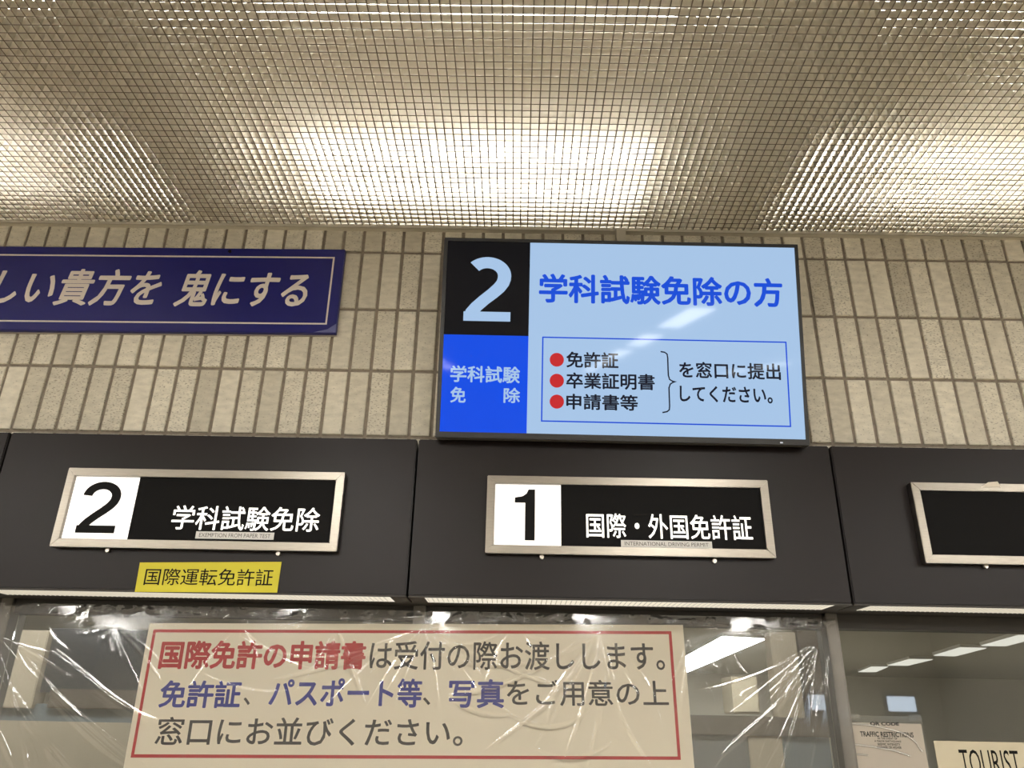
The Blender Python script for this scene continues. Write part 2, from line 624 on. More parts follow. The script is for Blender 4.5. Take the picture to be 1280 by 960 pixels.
# daylight windows in the hall's far wall, reflected by the counter glass and the plastic
M_day = emission('daylight_pane', (0.72, 0.84, 1.0, 1), E_DAY)
for k, (xa, xb) in enumerate(((5.5, 6.1), (6.97, 7.5))):
    wf = MB().rect_line(xa - 0.06, xb + 0.06, 1.68, 2.06, 0.06, -12.96)
    wf.box(xa - 0.06, xb + 0.06, -12.999, -12.965, 1.68, 1.74).box(xa - 0.06, xb + 0.06, -12.999, -12.965, 2.00, 2.06)
    wf.box(xa - 0.06, xa, -12.999, -12.965, 1.74, 2.00).box(xb, xb + 0.06, -12.999, -12.965, 1.74, 2.00)
    wo = wf.build('window_%d' % (k + 6), M_framedark)
    tag(wo, 'far hall window with daylight', kind='structure')
    MB().box(xa, xb, -12.99, -12.98, 1.74, 2.00).build('window_pane', M_day, wo)

# ------------------------------------------------------------------ windows between hall and office
zt, zb = Z_FB + 0.0, 0.95
mull = [-2.77, -1.537, -0.289, 0.945, 2.19, 3.0]
for i in range(len(mull) - 1):
    a, b = mull[i], mull[i + 1]
    fr_ = MB()
    fr_.box(a + 0.0185, b - 0.0185, 0.12, 0.19, zt - 0.042, zt)
    fr_.box(a + 0.0185, b - 0.0185, 0.12, 0.19, zb, zb + 0.05)
    wf = fr_.build('window_%d' % (i + 1), M_framedark, bevel=0.002)
    tag(wf, 'glazed counter window bay', kind='structure')
    MB().box(a + 0.0185, b - 0.0185, 0.150, 0.153, zb + 0.05, zt - 0.042).build('window_pane', M_glass, wf)
for i, x in enumerate(mull[1:-1]):
    po = MB().box(x - 0.018, x + 0.018, 0.105, 0.19, zb, zt).build('trim_%d' % (i + 2), M_alum, bevel=0.002)
    tag(po, kind='structure')
sf = MB().box(-2.75, 3.0, 0.036, 0.24, Z_FB, Z_FB + 0.0095)
tag(sf.build('trim_9', M_soffit), kind='structure')

# office beyond the glass
M_offwall = noisy(mat('office_wall', rgb(222, 218, 204), 0.9), 0.8, 0.05)
M_offceil = mat('office_ceiling', rgb(172, 169, 158), 0.9)
OC = 2.25
tag(MB().box(-6, 10, 11.5, 11.6, 0, OC).build('wall_office_back', M_offwall), kind='structure')
tag(MB().box(-6.1, -6, 0.24, 11.5, 0, OC).build('wall_office_left', M_offwall), kind='structure')
tag(MB().box(10, 10.1, 0.24, 11.5, 0, OC).build('wall_office_right', M_offwall), kind='structure')
tag(MB().box(-6, 10, 0.24, 11.6, OC, OC + 0.1).build('ceiling_office', M_offceil), kind='structure')

# ------------------------------------------------------------------ dark fascia panels with strip lights underneath
seams = [-2.786, -1.545, -0.3035, 0.938, 2.18, 2.99]
labels = [None,
          'dark brown fascia panel carrying the lit number 2 sign and yellow label',
          'dark brown fascia panel carrying the lit number 1 sign, below the television',
          'dark brown fascia panel at right carrying the blank framed sign', None]
for i in range(5):
    a, b = seams[i] + 0.003, seams[i + 1] - 0.003
    if i == 0:
        lb = 'dark brown fascia panel, only its sliver at the left edge showing'
    elif i == 4:
        continue
    else:
        lb = labels[i]
    r = thing('fascia_panel', ((a + b) / 2, -0.04, Z_FB), lb, 'panel', 'fascia panels over the counter')
    L = (b - a) / 2
    H = Z_FT - Z_FB
    f = MB().box(-L, L, -0.04, 0.036, 0.004, H).build('front_panel', M_fascia, r, bevel=0.003)
    u = MB()
    u.box(-L, L, -0.0395, -0.035, -0.0005, 0.0035)
    u.box(-L, L, 0.070, 0.0745, -0.001, 0.0035)
    u.box(-L, -L + 0.045, -0.035, 0.070, -0.001, 0.0035)
    u.box(L - 0.045, L, -0.035, 0.070, -0.001, 0.0035)
    u.build('strip_light_frame', M_soffit, r)
    s = MB().box(-L + 0.045, L - 0.045, -0.035, 0.070, 0.0, 0.0035).build('strip_light_diffuser', M_sdiff, r)
    rb = MB()
    n = int((2 * L - 0.09) / 0.014)
    for k in range(n):
        x = -L + 0.045 + (k + 0.5) * 0.014
        rb.box(x - 0.0008, x + 0.0008, -0.035, 0.070, -0.0012, -0.0002)
    rb.build('diffuser_ribs', M_cap, s)


# ------------------------------------------------------------------ lit counter signs on the fascia
def c5(x, y):
    return x / 2.370, 530 + y / 2.370


def c6(x, y):
    return 500 + x / 2.286, 530 + y / 2.286


def c7(x, y):
    return x / 2.286, 730 + y / 2.286


def c8(x, y):
    return 540 + x / 2.4615, 730 + y / 2.4615


def c4(x, y):
    return 530 + x / 2.56, 270 + y / 2.56


def c3(x, y):
    return x / 2.783, 270 + y / 2.783


def cr(x, y):
    return 1000 + x / 2.525, 580 + y / 2.525


Y_SIGN = Y_FASCIA - 0.028


def counter_sign(label, outer_bl, outer_tr, fw, split=None, cap=None, screws=()):
    o = wall_at(*outer_bl, Y_SIGN)
    fr = Frame((o.x, Y_FASCIA, o.z))
    r = thing('counter_sign', fr, label, 'sign', 'framed signs on the fascia')
    yf = -0.028
    x1, z1 = fr.at(*outer_tr, yf)
    f = MB()
    # mitred frame with a sloping inner lip
    for pts in ([(0, 0), (x1, 0), (x1 - fw, fw), (fw, fw)], [(x1, 0), (x1, z1), (x1 - fw, z1 - fw), (x1 - fw, fw)],
                [(x1, z1), (0, z1), (fw, z1 - fw), (x1 - fw, z1 - fw)], [(0, z1), (0, 0), (fw, fw), (fw, z1 - fw)]):
        f.prism(pts, yf, 0.0)
    f.build('frame', M_steel, r, bevel=0.0015)
    yp = -0.018
    if split is not None:
        xs, _ = fr.at(*split, yp)
        MB().box(fw, xs, yp, 0.0, fw, z1 - fw).build('number_panel', M_signwhite, r)
    else:
        xs = fw
    npn = MB().box(xs, x1 - fw, yp, 0.0, fw, z1 - fw).build('name_panel', M_signblack, r)
    for p in screws:
        sx, sz = fr.at(*p, -0.006)
        MB().rod((sx, 0.0, sz), (sx, -0.012, sz), 0.0062, 16).build('screw', M_screw, r, bevel=0.001)
    return fr, r, x1, z1, yp


# number 2
fr, r, x1, z1, yp = counter_sign('steel-framed lit sign with number 2 on white, second window sign',
                                 c5(145, 362), c5(1022, 143), 0.0235, c5(396, 250), screws=(c5(320, 374), c5(825, 384)))
yl = yp - 0.001
a, b = fr.at(*c5(220, 322), yl), fr.at(*c5(371, 172), yl)
fit(numeral_two(yl, 0.215, 178), a[0], a[1], b[0], b[1]).build('numeral', M_ink, r)
text_px('lettering', '学科試験免除', fr, c5(503, 312), c5(951, 248), yl, M_signtext, r, bold=0.008)
a, b = fr.at(*c5(578, 339), yl), fr.at(*c5(813, 322), yl)
cp = MB().box(a[0], b[0], yl - 0.0005, yl + 0.0008, a[1], b[1]).build('caption_strip', M_strip, r)
cp['label'] = 'small grey caption strip'
text('caption_lettering', 'EXEMPTION FROM PAPER TEST', a[0] + .01, a[1] + .0045, b[0] - .01, b[1] - .0045, yl - 0.0008, M_stripink, cp)

# number 1
fr, r, x1, z1, yp = counter_sign('steel-framed lit sign with number 1 on white, below the television',
                                 c6(243, 368), c6(1050, 160), 0.0235, c6(460, 260), screws=(c6(405, 380), c6(898, 392)))
yl = yp - 0.001
a, b = fr.at(*c6(326, 332), yl), fr.at(*c6(386, 187), yl)
fit(numeral_one(yl), a[0], a[1], b[0], b[1]).build('numeral', M_ink, r)
text_px('lettering', '国際・外国免許証', fr, c6(533, 324), c6(1002, 262), yl, M_signtext, r, bold=0.008)
a, b = fr.at(*c6(632, 351), yl), fr.at(*c6(891, 336), yl)
cp = MB().box(a[0], b[0], yl - 0.0005, yl + 0.0008, a[1], b[1]).build('caption_strip', M_strip, r)
cp['label'] = 'small grey caption strip'
text('caption_lettering', 'INTERNATIONAL DRIVING PERMIT', a[0] + .01, a[1] + .0045, b[0] - .01, b[1] - .0045, yl - 0.0008, M_stripink, cp)

# blank sign at the right
o3 = cr(398, 312)
tl3 = wall_at(*cr(348, 57), Y_SIGN)
bl3 = wall_at(*o3, Y_SIGN)
h3 = tl3.z - bl3.z
fr = Frame((bl3.x, Y_FASCIA, bl3.z))
r = thing('counter_sign', fr, 'steel-framed blank black sign at the right edge', 'sign', 'framed signs on the fascia')
fw, x1, z1, yf, yp = 0.0235, 0.848, h3, -0.028, -0.018
f = MB()
for pts in ([(0, 0), (x1, 0), (x1 - fw, fw), (fw, fw)], [(x1, 0), (x1, z1), (x1 - fw, z1 - fw), (x1 - fw, fw)],
            [(x1, z1), (0, z1), (fw, z1 - fw), (x1 - fw, z1 - fw)], [(0, z1), (0, 0), (fw, fw), (fw, z1 - fw)]):
    f.prism(pts, yf, 0.0)
f.build('frame', M_steel, r, bevel=0.0015)
MB().box(fw, x1 - fw, yp, 0.0, fw, z1 - fw).build('name_panel', M_signblack, r)
sx, sz = fr.at(*cr(585, 323), -0.006)
for dx in (0, 0.5):
    MB().rod((sx + dx, 0.0, sz), (sx + dx, -0.012, sz), 0.0062, 16).build('screw', M_screw, r, bevel=0.001)
tx, tz = fr.at(*cr(600, 60), yf)
tp = MB()
tp.prism([(tx - 0.03, z1 - 0.012), (tx + 0.028, z1 - 0.010), (tx + 0.022, z1 + 0.006), (tx - 0.006, z1 + 0.003)], yf - 0.0012, yf - 0.0002)
tp.build('tape', M_clear, r)['label'] = 'scrap of clear tape'

# yellow paper label below the number 2 sign
p0 = wall_at(168.8, 739.9, Y_FASCIA)
p1 = wall_at(347.5, 741.3, Y_FASCIA)
roll = -math.atan2(p1.z - p0.z, p1.x - p0.x)
fr = Frame((p0.x, Y_FASCIA - 0.0006, p0.z), 0, roll)
r = thing('paper_label', fr, 'yellow paper label stuck on the dark fascia under the number 2 sign', 'label')
x1, z1 = fr.at(351.2, 702.4)
tlx, tlz = fr.at(175.1, 703.2)
MB().prism([(0, 0), (x1, 0.001), (x1 + 0.002, z1), (tlx, tlz)], -0.0012, 0.0).build('sheet', M_yellow, r)
text_px('lettering', '国際運転免許証', fr, c5(424, 477), c5(812, 430), -0.0016, M_ink, r, bold=0.004)

# ------------------------------------------------------------------ blue slogan board on the tiles
p0 = wall_at(*c3(0, 397), -0.02)
p1 = wall_at(*c3(1168, 408), -0.02)
roll = -math.atan2(p1.z - p0.z, p1.x - p0.x)
fr = Frame((p1.x, -0.002, p1.z), 0, roll)
r = thing('slogan_board', fr, 'long navy blue board with cream slanted lettering hung on the tiles', 'board')
yb = -0.018
_, zt_ = fr.at(*c3(1200, 116), yb)
XL = -1.75
MB().box(XL, 0, yb, 0.0, 0, zt_).build('board', M_navy, r, bevel=0.0015)
MB().box(XL, 0.0006, -0.003, 0.001, -0.004, 0.002).build('back_plate', M_navyedge, r)
xr, zr_ = fr.at(*c3(1165, 143), yb)
xr2, zb_ = fr.at(*c3(1134, 378), yb)
MB().rect_line(XL + 0.05, xr, zb_, zr_, 0.0058, yb - 0.0006).build('border_line', M_boardtext, r)
text_px('lettering', 'しい貴方を', fr, c3(-42, 309), c3(575, 186), yb - 0.0008, M_boardtext, r, bold=0.021, shear=0.18)
text_px('lettering', '鬼にする', fr, c3(600, 315), c3(1080, 192), yb - 0.0008, M_boardtext, r, bold=0.021, shear=0.18)
sx, sz = fr.at(*c3(800, 124), yb)
MB().rod((sx, yb + .002, sz), (sx, yb - 0.003, sz), 0.006, 14).build('screw', M_fascia, r)
pl = MB()
pl.add([(-0.075, yb - 0.0008, 0.0025), (-0.001, yb - 0.0008, 0.0025), (-0.001, yb - 0.0008, 0.036), (-0.028, yb - 0.005, 0.012)], [(0, 1, 3), (1, 2, 3)])
pl.build('peeling_corner', M_peel, r)['label'] = 'pale peeling corner'

# ------------------------------------------------------------------ television
TILT = 0.1859
fr = Frame((0.3078, -0.130, 2.3420), TILT, 0.0056)
tv = thing('television', fr, 'wide black wall television tilted down, lit with a blue and white notice', 'television')
W, H = 1.1045, 0.632
bw = 0.0105
f = MB()
for pts in ([(-W / 2, 0), (W / 2, 0), (W / 2 - bw, 0.017), (-W / 2 + bw, 0.017)], [(W / 2, 0), (W / 2, H), (W / 2 - bw, H - bw), (W / 2 - bw, 0.017)],
            [(W / 2, H), (-W / 2, H), (-W / 2 + bw, H - bw), (W / 2 - bw, H - bw)], [(-W / 2, H), (-W / 2, 0), (-W / 2 + bw, 0.017), (-W / 2 + bw, H - bw)]):
    f.prism(pts, 0.0, 0.012)
f.build('bezel', M_bezel, tv)
MB().box(-W / 2 - 0.003, W / 2 + 0.003, 0.008, 0.042, -0.002, H + 0.003).build('case', M_bezelgrey, tv, bevel=0.004)
MB().box(-0.33, 0.33, 0.042, 0.062, 0.08, 0.45).build('back_housing', M_bezel, tv, bevel=0.006)
MB().box(-0.22, 0.22, 0.062, 0.085, 0.12, 0.30).build('wall_mount', M_bezelgrey, tv, bevel=0.003)
YS = 0.003
SW = screen_mat('screen_pale_blue', rgb(172, 203, 238))
SK = screen_mat('screen_black', rgb(3, 4, 8))
SB = screen_mat('screen_blue', rgb(0, 78, 236))
ST = screen_mat('screen_heading_blue', rgb(18, 80, 222))
SI = screen_mat('screen_ink', rgb(14, 20, 38))
SR = screen_mat('screen_red', rgb(205, 40, 44))
sc = MB().box(-W / 2 + bw, W / 2 - bw, YS, 0.010, 0.017, H - bw).build('screen', SW, tv)
xd, _ = fr.at(*c4(336, 300), YS)
_, zd = fr.at(*c4(200, 381.5), YS)
y1 = YS - 0.0004
y2 = YS - 0.0008


def flat(name, x0, x1, z0, z1, y, m, parent):
    b = MB()
    b.add([(x0, y, z0), (x1, y, z0), (x1, y, z1), (x0, y, z1)], [(0, 1, 2, 3)])
    return b.build(name, m, parent)


flat('number_field', -W / 2 + bw, xd, zd, H - bw, y1, SK, sc)
flat('name_field', -W / 2 + bw, xd, 0.017, zd, y1, SB, sc)
a, b = fr.at(*c4(125, 335), y2), fr.at(*c4(281, 133), y2)
fit(numeral_two(y2, 0.255, 138), a[0], a[1], b[0], b[1]).build('numeral', SW, sc)
text_px('heading_lettering', '学科試験免除の方', fr, c4(367, 277), c4(1145, 199), y2, ST, sc, bold=0.028)
text_px('name_lettering', '学科試験', fr, c4(83, 531), c4(308, 482), y2, SW, sc, bold=0.022)
text_px('name_lettering', '免', fr, c4(83, 597), c4(135, 547), y2, SW, sc, bold=0.022)
text_px('name_lettering', '除', fr, c4(254, 598), c4(308, 550), y2, SW, sc, bold=0.022)
a, b = fr.at(*c4(374, 658), y1), fr.at(*c4(1160, 402), y1)
MB().rect_line(a[0], b[0], a[1], b[1], 0.0042, y1).build('box_outline', ST, sc)
for cx, cy in ((425, 460), (425, 527), (425, 594)):
    a = fr.at(*c4(cx, cy), y2)
    MB().disc(a[0], a[1], 0.0215, y2).build('bullet_dot', SR, sc)
text_px('list_lettering', '免許証', fr, c4(455, 485), c4(622, 437), y2, SI, sc, bold=0.022)
text_px('list_lettering', '卒業証明書', fr, c4(455, 552), c4(738, 506), y2, SI, sc, bold=0.022)
text_px('list_lettering', '申請書等', fr, c4(455, 619), c4(684, 573), y2, SI, sc, bold=0.022)
text_px('list_lettering', 'を窓口に提出', fr, c4(817, 518), c4(1140, 472), y2, SI, sc, bold=0.022)
text_px('list_lettering', 'してください。', fr, c4(819, 594), c4(1114, 548), y2, SI, sc, bold=0.022)
bp = [fr.at(*c4(x, y), y2) for x, y in ((757, 434), (770, 436), (778, 442), (780, 455), (781, 490), (782, 510), (786, 523), (796, 529), (808, 530.5),
                                        (797, 532), (788, 538), (784, 550), (785, 580), (786, 608), (785, 620), (778, 626), (763, 629))]
MB().stroke(bp, 0.0042, y2).build('brace', SI, sc)
ix, iz = fr.at(977, 557.5, 0.0)
MB().box(ix - 0.004, ix + 0.004, -0.001, 0.004, 0.004, 0.008).build('indicator_light', emission('indicator', rgb(230, 230, 235), 0.8), tv)
# ceiling strut seen between the louver trim and the set
sp = wall_at(776, 294, -0.03)
st_ = MB().box(sp.x - 0.016, sp.x + 0.016, -0.042, -0.002, 2.62, 3.153)
st_.v = [tuple(fr.inv @ Vector(p)) for p in st_.v]
st_.build('mount_strut', M_trim, tv)['label'] = 'pale grey strut'

# ------------------------------------------------------------------ poster under the plastic sheet
Y_POST = 0.098
p0 = wall_at(*c7(373, 495), Y_POST)
p1 = wall_at(*c8(762, 540), Y_POST)
roll = -math.atan2(p1.z - p0.z, p1.x - p0.x)
fr = Frame((0.5 * (p0.x + p1.x), Y_POST, p0.z - 0.10), 0, roll)
po = thing('notice_poster', fr, 'large cream poster with red border behind the clear plastic sheet', 'poster')
xl, ztop = fr.at(187, 778.8)
xr, _ = fr.at(853.5, 779)
MB().box(xl, xr, 0.0, 0.0015, 0.0, ztop).build('sheet', M_paper, po)
ye = -0.0006
a, b = fr.at(163.2, 947, ye), fr.at(839.2, 789, ye)
MB().rect_line(a[0], b[0], a[1], b[1], 0.0085, ye).build('border_line', M_red, po)
text_px('lettering', '国際免許の申請書', fr, c7(450, 243), c7(1048, 163), ye, M_red, po, bold=0.03)['label'] = 'red lettering'
text_px('lettering', 'は受付の際お渡しします。', fr, (461, 837), c8(712, 178), ye, M_darkink, po, bold=0.012)
text_px('lettering', '免許証', fr, c7(450, 354), c7(694, 276), ye, M_blueink, po, bold=0.024)['label'] = 'blue lettering'
text_px('lettering', '、', fr, c7(694, 346), c7(716, 324), ye, M_darkink, po, bold=0.012)
text_px('lettering', 'パスポート等', fr, c7(765, 352), c7(1208, 270), ye, M_blueink, po, bold=0.024)['label'] = 'blue lettering'
text_px('lettering', '、', fr, c7(1208, 346), c7(1230, 324), ye, M_darkink, po, bold=0.012)
text_px('lettering', '写真', fr, c8(50, 382), c8(222, 293), ye, M_blueink, po, bold=0.024)['label'] = 'blue lettering'
text_px('lettering', 'をご用意の上', fr, c8(230, 375), c8(724, 296), ye, M_darkink, po, bold=0.012)
text_px('lettering', '窓口にお並びください。', fr, c7(440, 460), c8(96, 412), ye, M_darkink, po, bold=0.012)

# ------------------------------------------------------------------ clear plastic sheet hung over two window bays
YS0 = 0.088
sx0, sx1 = wall_at(-30, 800, YS0).x, wall_at(1048, 800, YS0).x
sz1, sz0 = wall_at(520, 763, YS0).z, 1.30
step = 0.0015
gx = np.arange(sx0, sx1, step)
gz = np.arange(sz0, sz1, step)
XX, ZZ = np.meshgrid(gx, gz)
HT = np.zeros_like(XX)


def ridge(pts, hgt, sig, taper=True):
    """a crease along a line of x,z points"""
    global HT
    P = np.array(pts)
    # smooth the line
    tt_ = np.linspace(0, 1, len(P))
    uu = np.linspace(0, 1, 60)
    try:
        co = np.polyfit(tt_, P, min(3, len(P) - 1))
        Q = np.stack([np.polyval(co[:, 0], uu), np.polyval(co[:, 1], uu)], 1)
    except Exception:
        Q = P
    m = sig * 4
    x_lo, x_hi, z_lo, z_hi = Q[:, 0].min() - m, Q[:, 0].max() + m, Q[:, 1].min() - m, Q[:, 1].max() + m
    ix0, ix1 = np.searchsorted(gx, (x_lo, x_hi))
    iz0, iz1 = np.searchsorted(gz, (z_lo, z_hi))
    if ix1 <= ix0 or iz1 <= iz0:
        return
    sx = XX[iz0:iz1, ix0:ix1]
    sz = ZZ[iz0:iz1, ix0:ix1]
    best = np.full(sx.shape, 1e9)
    par = np.zeros(sx.shape)
    for i in range(len(Q) - 1):
        a, b = Q[i], Q[i + 1]
        d = b - a
        l2 = d @ d + 1e-12
        tq = np.clip(((sx - a[0]) * d[0] + (sz - a[1]) * d[1]) / l2, 0, 1)
        dd = (sx - a[0] - tq * d[0]) ** 2 + (sz - a[1] - tq * d[1]) ** 2
        k = dd < best
        best[k] = dd[k]
        par[k] = (i + tq[k]) / (len(Q) - 1)
    tp_ = np.clip(np.minimum(par, 1 - par) * 5, 0, 1) if taper else 1.0
    HT[iz0:iz1, ix0:ix1] += hgt * tp_ * np.exp(-best / (2 * sig * sig))


LAMPS = [(x_ + u_, -0.61, 3.45) for x_ in (-1.95, -0.17, 1.61) for u_ in np.linspace(-0.6, 0.6, 9)]
LAMPS += [(x_, y_ + u_, 3.13) for x_ in (-6.4, -3.8, -1.25, 1.25, 3.8, 6.4) for y_ in (-3.7, -5.6, -7.5, -9.4, -11.3) for u_ in (-.4, 0, .4)]
LAMPS = np.array(LAMPS)
ALPH = np.radians(np.arange(6, 58, 1.5))


def fold_angles(Q, prp):
    """how far each point of a fold leans towards a lamp of the hall"""
    c = np.array(CAM[:])
    best = None
    cost = np.zeros((len(Q), len(ALPH)))
    for i, (q, p) in enumerate(zip(Q, prp)):
        P3 = np.array((q[0], YS0, q[1]))
        v = P3 - c
        v /= np.linalg.norm(v)
        ld = LAMPS - P3
        ld /= np.linalg.norm(ld, axis=1)[:, None]
        for j, a in enumerate(ALPH):
            n = np.array((math.sin(a) * p[0], -math.cos(a), math.sin(a) * p[1]))
            r = v - 2 * (v @ n) * n
            cost[i, j] = 1 - (ld @ r).max()
    # the smoothest cheap path along the fold
    D = cost.copy()
    bk = np.zeros(D.shape, int)
    pen = 0.02 * (np.arange(len(ALPH))[:, None] - np.arange(len(ALPH))[None]) ** 2 * 0.05
    for i in range(1, len(Q)):
        t_ = D[i - 1][:, None] + pen
        bk[i] = t_.argmin(0)
        D[i] += t_.min(0)
    j = int(D[-1].argmin())
    out = [j]
    for i in range(len(Q) - 1, 0, -1):
        j = bk[i][j]
        out.append(j)
    return ALPH[np.array(out[::-1])]


def fold(pts, w):
    """a fold of the sheet: a narrow facet of width w on the upper side of the line, falling away gently below it"""
    global HT
    P = np.array([(wall_at(x, y, YS0).x, wall_at(x, y, YS0).z) for x, y in pts])
    tt_ = np.linspace(0, 1, len(P))
    uu = np.linspace(0, 1, 40)
    co = np.polyfit(tt_, P, min(3, len(P) - 1))
    Q = np.stack([np.polyval(co[:, 0], uu), np.polyval(co[:, 1], uu)], 1)
    T = np.gradient(Q, axis=0)
    T /= np.linalg.norm(T, axis=1)[:, None]
    prp = np.stack([-T[:, 1], T[:, 0]], 1)
    if prp[:, 1].mean() < 0:
        prp = -prp
    ta = np.tan(fold_angles(Q, prp))
    m = w * 3.5
    ix0, ix1 = np.searchsorted(gx, (Q[:, 0].min() - m, Q[:, 0].max() + m))
    iz0, iz1 = np.searchsorted(gz, (Q[:, 1].min() - m, Q[:, 1].max() + m))
    if ix1 - ix0 < 2 or iz1 - iz0 < 2:
        return
    sx = XX[iz0:iz1, ix0:ix1]
    sz = ZZ[iz0:iz1, ix0:ix1]
    best = np.full(sx.shape, 1e9)
    sd = np.zeros(sx.shape)
    par = np.zeros(sx.shape)
    tn = np.zeros(sx.shape)
    for i in range(len(Q) - 1):
        a, b = Q[i], Q[i + 1]
        d = b - a
        l2 = d @ d + 1e-12
        tq = np.clip(((sx - a[0]) * d[0] + (sz - a[1]) * d[1]) / l2, 0, 1)
        ex, ez = sx - a[0] - tq * d[0], sz - a[1] - tq * d[1]
        dd = ex ** 2 + ez ** 2
        k = dd < best
        best[k] = dd[k]
        s_ = np.sqrt(dd) * np.sign(ex * prp[i, 0] + ez * prp[i, 1])
        sd[k] = s_[k]
        par[k] = (i + tq[k]) / (len(Q) - 1)
        tn[k] = (ta[i] + (ta[i + 1] - ta[i]) * tq)[k]
    wl = w * (0.25 + 0.75 * np.clip(np.minimum(par, 1 - par) * 3, 0, 1))
    u = sd / wl
    up = np.clip(1 - u, 0, 1) + 0.06 * np.sin(np.clip(u, 0, 1) * math.pi)
    dn = np.clip(1 + u / 2.2, 0, 1)
    dn = dn * dn * (3 - 2 * dn)
    H_ = np.where(u >= 0, up, dn) * tn * wl
    end = np.clip(np.minimum(par, 1 - par) * 12, 0, 1)
    HT[iz0:iz1, ix0:ix1] += H_ * end * (best < (3 * w) ** 2)


def px_ridge(pts, hgt, sig):
    ridge([(wall_at(x, y, YS0).x, wall_at(x, y, YS0).z) for x, y in pts], hgt, sig)


# the long sagging creases of the left bay
fold([(60, 810), (98, 841), (128, 868), (165, 891), (216, 909)], 0.0130)
fold([(15, 803), (46, 848), (89, 898), (137, 939), (170, 962)], 0.0068)
fold([(21, 805), (55, 848), (96, 889), (128, 914), (192, 962)], 0.0068)
fold([(-4, 838), (23, 887), (43, 918)], 0.0068)
fold([(4, 846), (26, 876), (50, 908)], 0.0068)
fold([(55, 932), (80, 962)], 0.0068)
fold([(62, 928), (90, 962)], 0.0068)
fold([(-4, 905), (8, 935), (20, 965)], 0.0068)
fold([(60, 782), (70, 800), (90, 813)], 0.0068)
fold([(95, 792), (118, 790), (140, 782)], 0.0052)
fold([(140, 782), (132, 795), (126, 806)], 0.0068)
fold([(136, 800), (140, 812), (139, 820)], 0.0068)
fold([(64, 807), (102, 838), (132, 864), (168, 888), (216, 905)], 0.0090)
# right bay
fold([(1024, 815), (998, 855), (964, 882), (932, 921), (906, 937), (893, 962)], 0.0068)
fold([(1010, 828), (985, 862), (962, 905), (945, 960)], 0.0052)
fold([(1018, 840), (1000, 880), (985, 930), (975, 962)], 0.0052)
fold([(1030, 850), (1020, 900), (1012, 962)], 0.0068)
fold([(862, 850), (875, 890), (892, 918)], 0.0052)
fold([(880, 850), (890, 868), (893, 880)], 0.0052)
fold([(946, 856), (928, 868), (927, 875), (934, 880)], 0.0068)
fold([(905, 822), (912, 850), (918, 858)], 0.0068)
fold([(918, 818), (926, 836), (936, 842)], 0.0068)
fold([(1036, 820), (1034, 860), (1038, 900), (1045, 962)], 0.0068)
# sagging arcs between the taped points over the poster
for pts in ([(531, 786), (548, 812), (580, 826), (640, 832), (700, 815), (752, 790)],
            [(622, 880), (655, 902), (685, 907), (715, 902), (742, 882)],
            [(668, 934), (695, 945), (720, 946), (745, 940), (766, 926)],
            [(300, 795), (345, 815), (400, 822), (460, 812), (525, 786)],
            [(250, 840), (310, 862), (370, 862)],
            [(560, 870), (600, 890), (640, 892)]):
    fold(pts, 0.0050)
for pts in ([(735, 811), (700, 860), (662, 896), (601, 941)], [(745, 797), (728, 830), (711, 864), (662, 941)], [(749, 795), (738, 850), (722, 900), (700, 962)],
            [(510, 791), (470, 822), (437, 852), (385, 905)], [(516, 796), (495, 826), (472, 861), (437, 922)], [(525, 800), (510, 840), (494, 883), (477, 948)],
            [(536, 800), (545, 850), (550, 900), (552, 950)], [(500, 795), (450, 820), (400, 835), (340, 850)], [(720, 800), (660, 840), (600, 862), (560, 868)],
            [(760, 800), (800, 840), (820, 880), (832, 940)]):
    fold(pts, 0.0050)
# fans of fine creases from each taped point
r2 = np.random.default_rng(11)
for (cx, cy, n, a0, a1, l0, l1) in ((140, 780, 7, 20, 80, 40, 150), (531, 783, 18, 25, 160, 60, 230), (752, 788, 16, 60, 165, 60, 230),
                                   (1024, 800, 16, 92, 150, 60, 220), (420, 780, 6, 30, 150, 40, 130), (862, 790, 7, 40, 110, 50, 180),
                                   (640, 782, 8, 30, 150, 40, 140), (-10, 790, 9, 25, 80, 80, 260), (300, 781, 6, 30, 150, 40, 120),
                                   (930, 785, 9, 20, 160, 15, 60)):
    for k in range(max(4, int(n * 0.65))):
        an = math.radians(r2.uniform(a0, a1))
        ln = r2.uniform(l0, l1)
        bend = r2.normal(0, 0.18)
        st = r2.uniform(4, 20)
        pts = []
        for q in range(6):
            s_ = st + (ln - st) * q / 5
            aa = an + bend * (q / 5)
            pts.append((cx + s_ * math.cos(aa), cy + s_ * math.sin(aa)))
        fold(pts, r2.uniform(0.0028, 0.0058))
# crumpled taped edge along the top
for k in range(150):
    x = r2.uniform(sx0, sx1)
    z = sz1 - abs(r2.normal(0, 0.022)) - 0.004
    an = r2.uniform(0, math.pi)
    ln = r2.uniform(0.01, 0.05)
    ridge([(x, z), (x + ln * .5 * math.cos(an), z + ln * .25 * math.sin(an) + r2.normal(0, .003)), (x + ln * math.cos(an), z + ln * .5 * math.sin(an))],
          r2.uniform(0.001, 0.003), r2.uniform(0.003, 0.005))
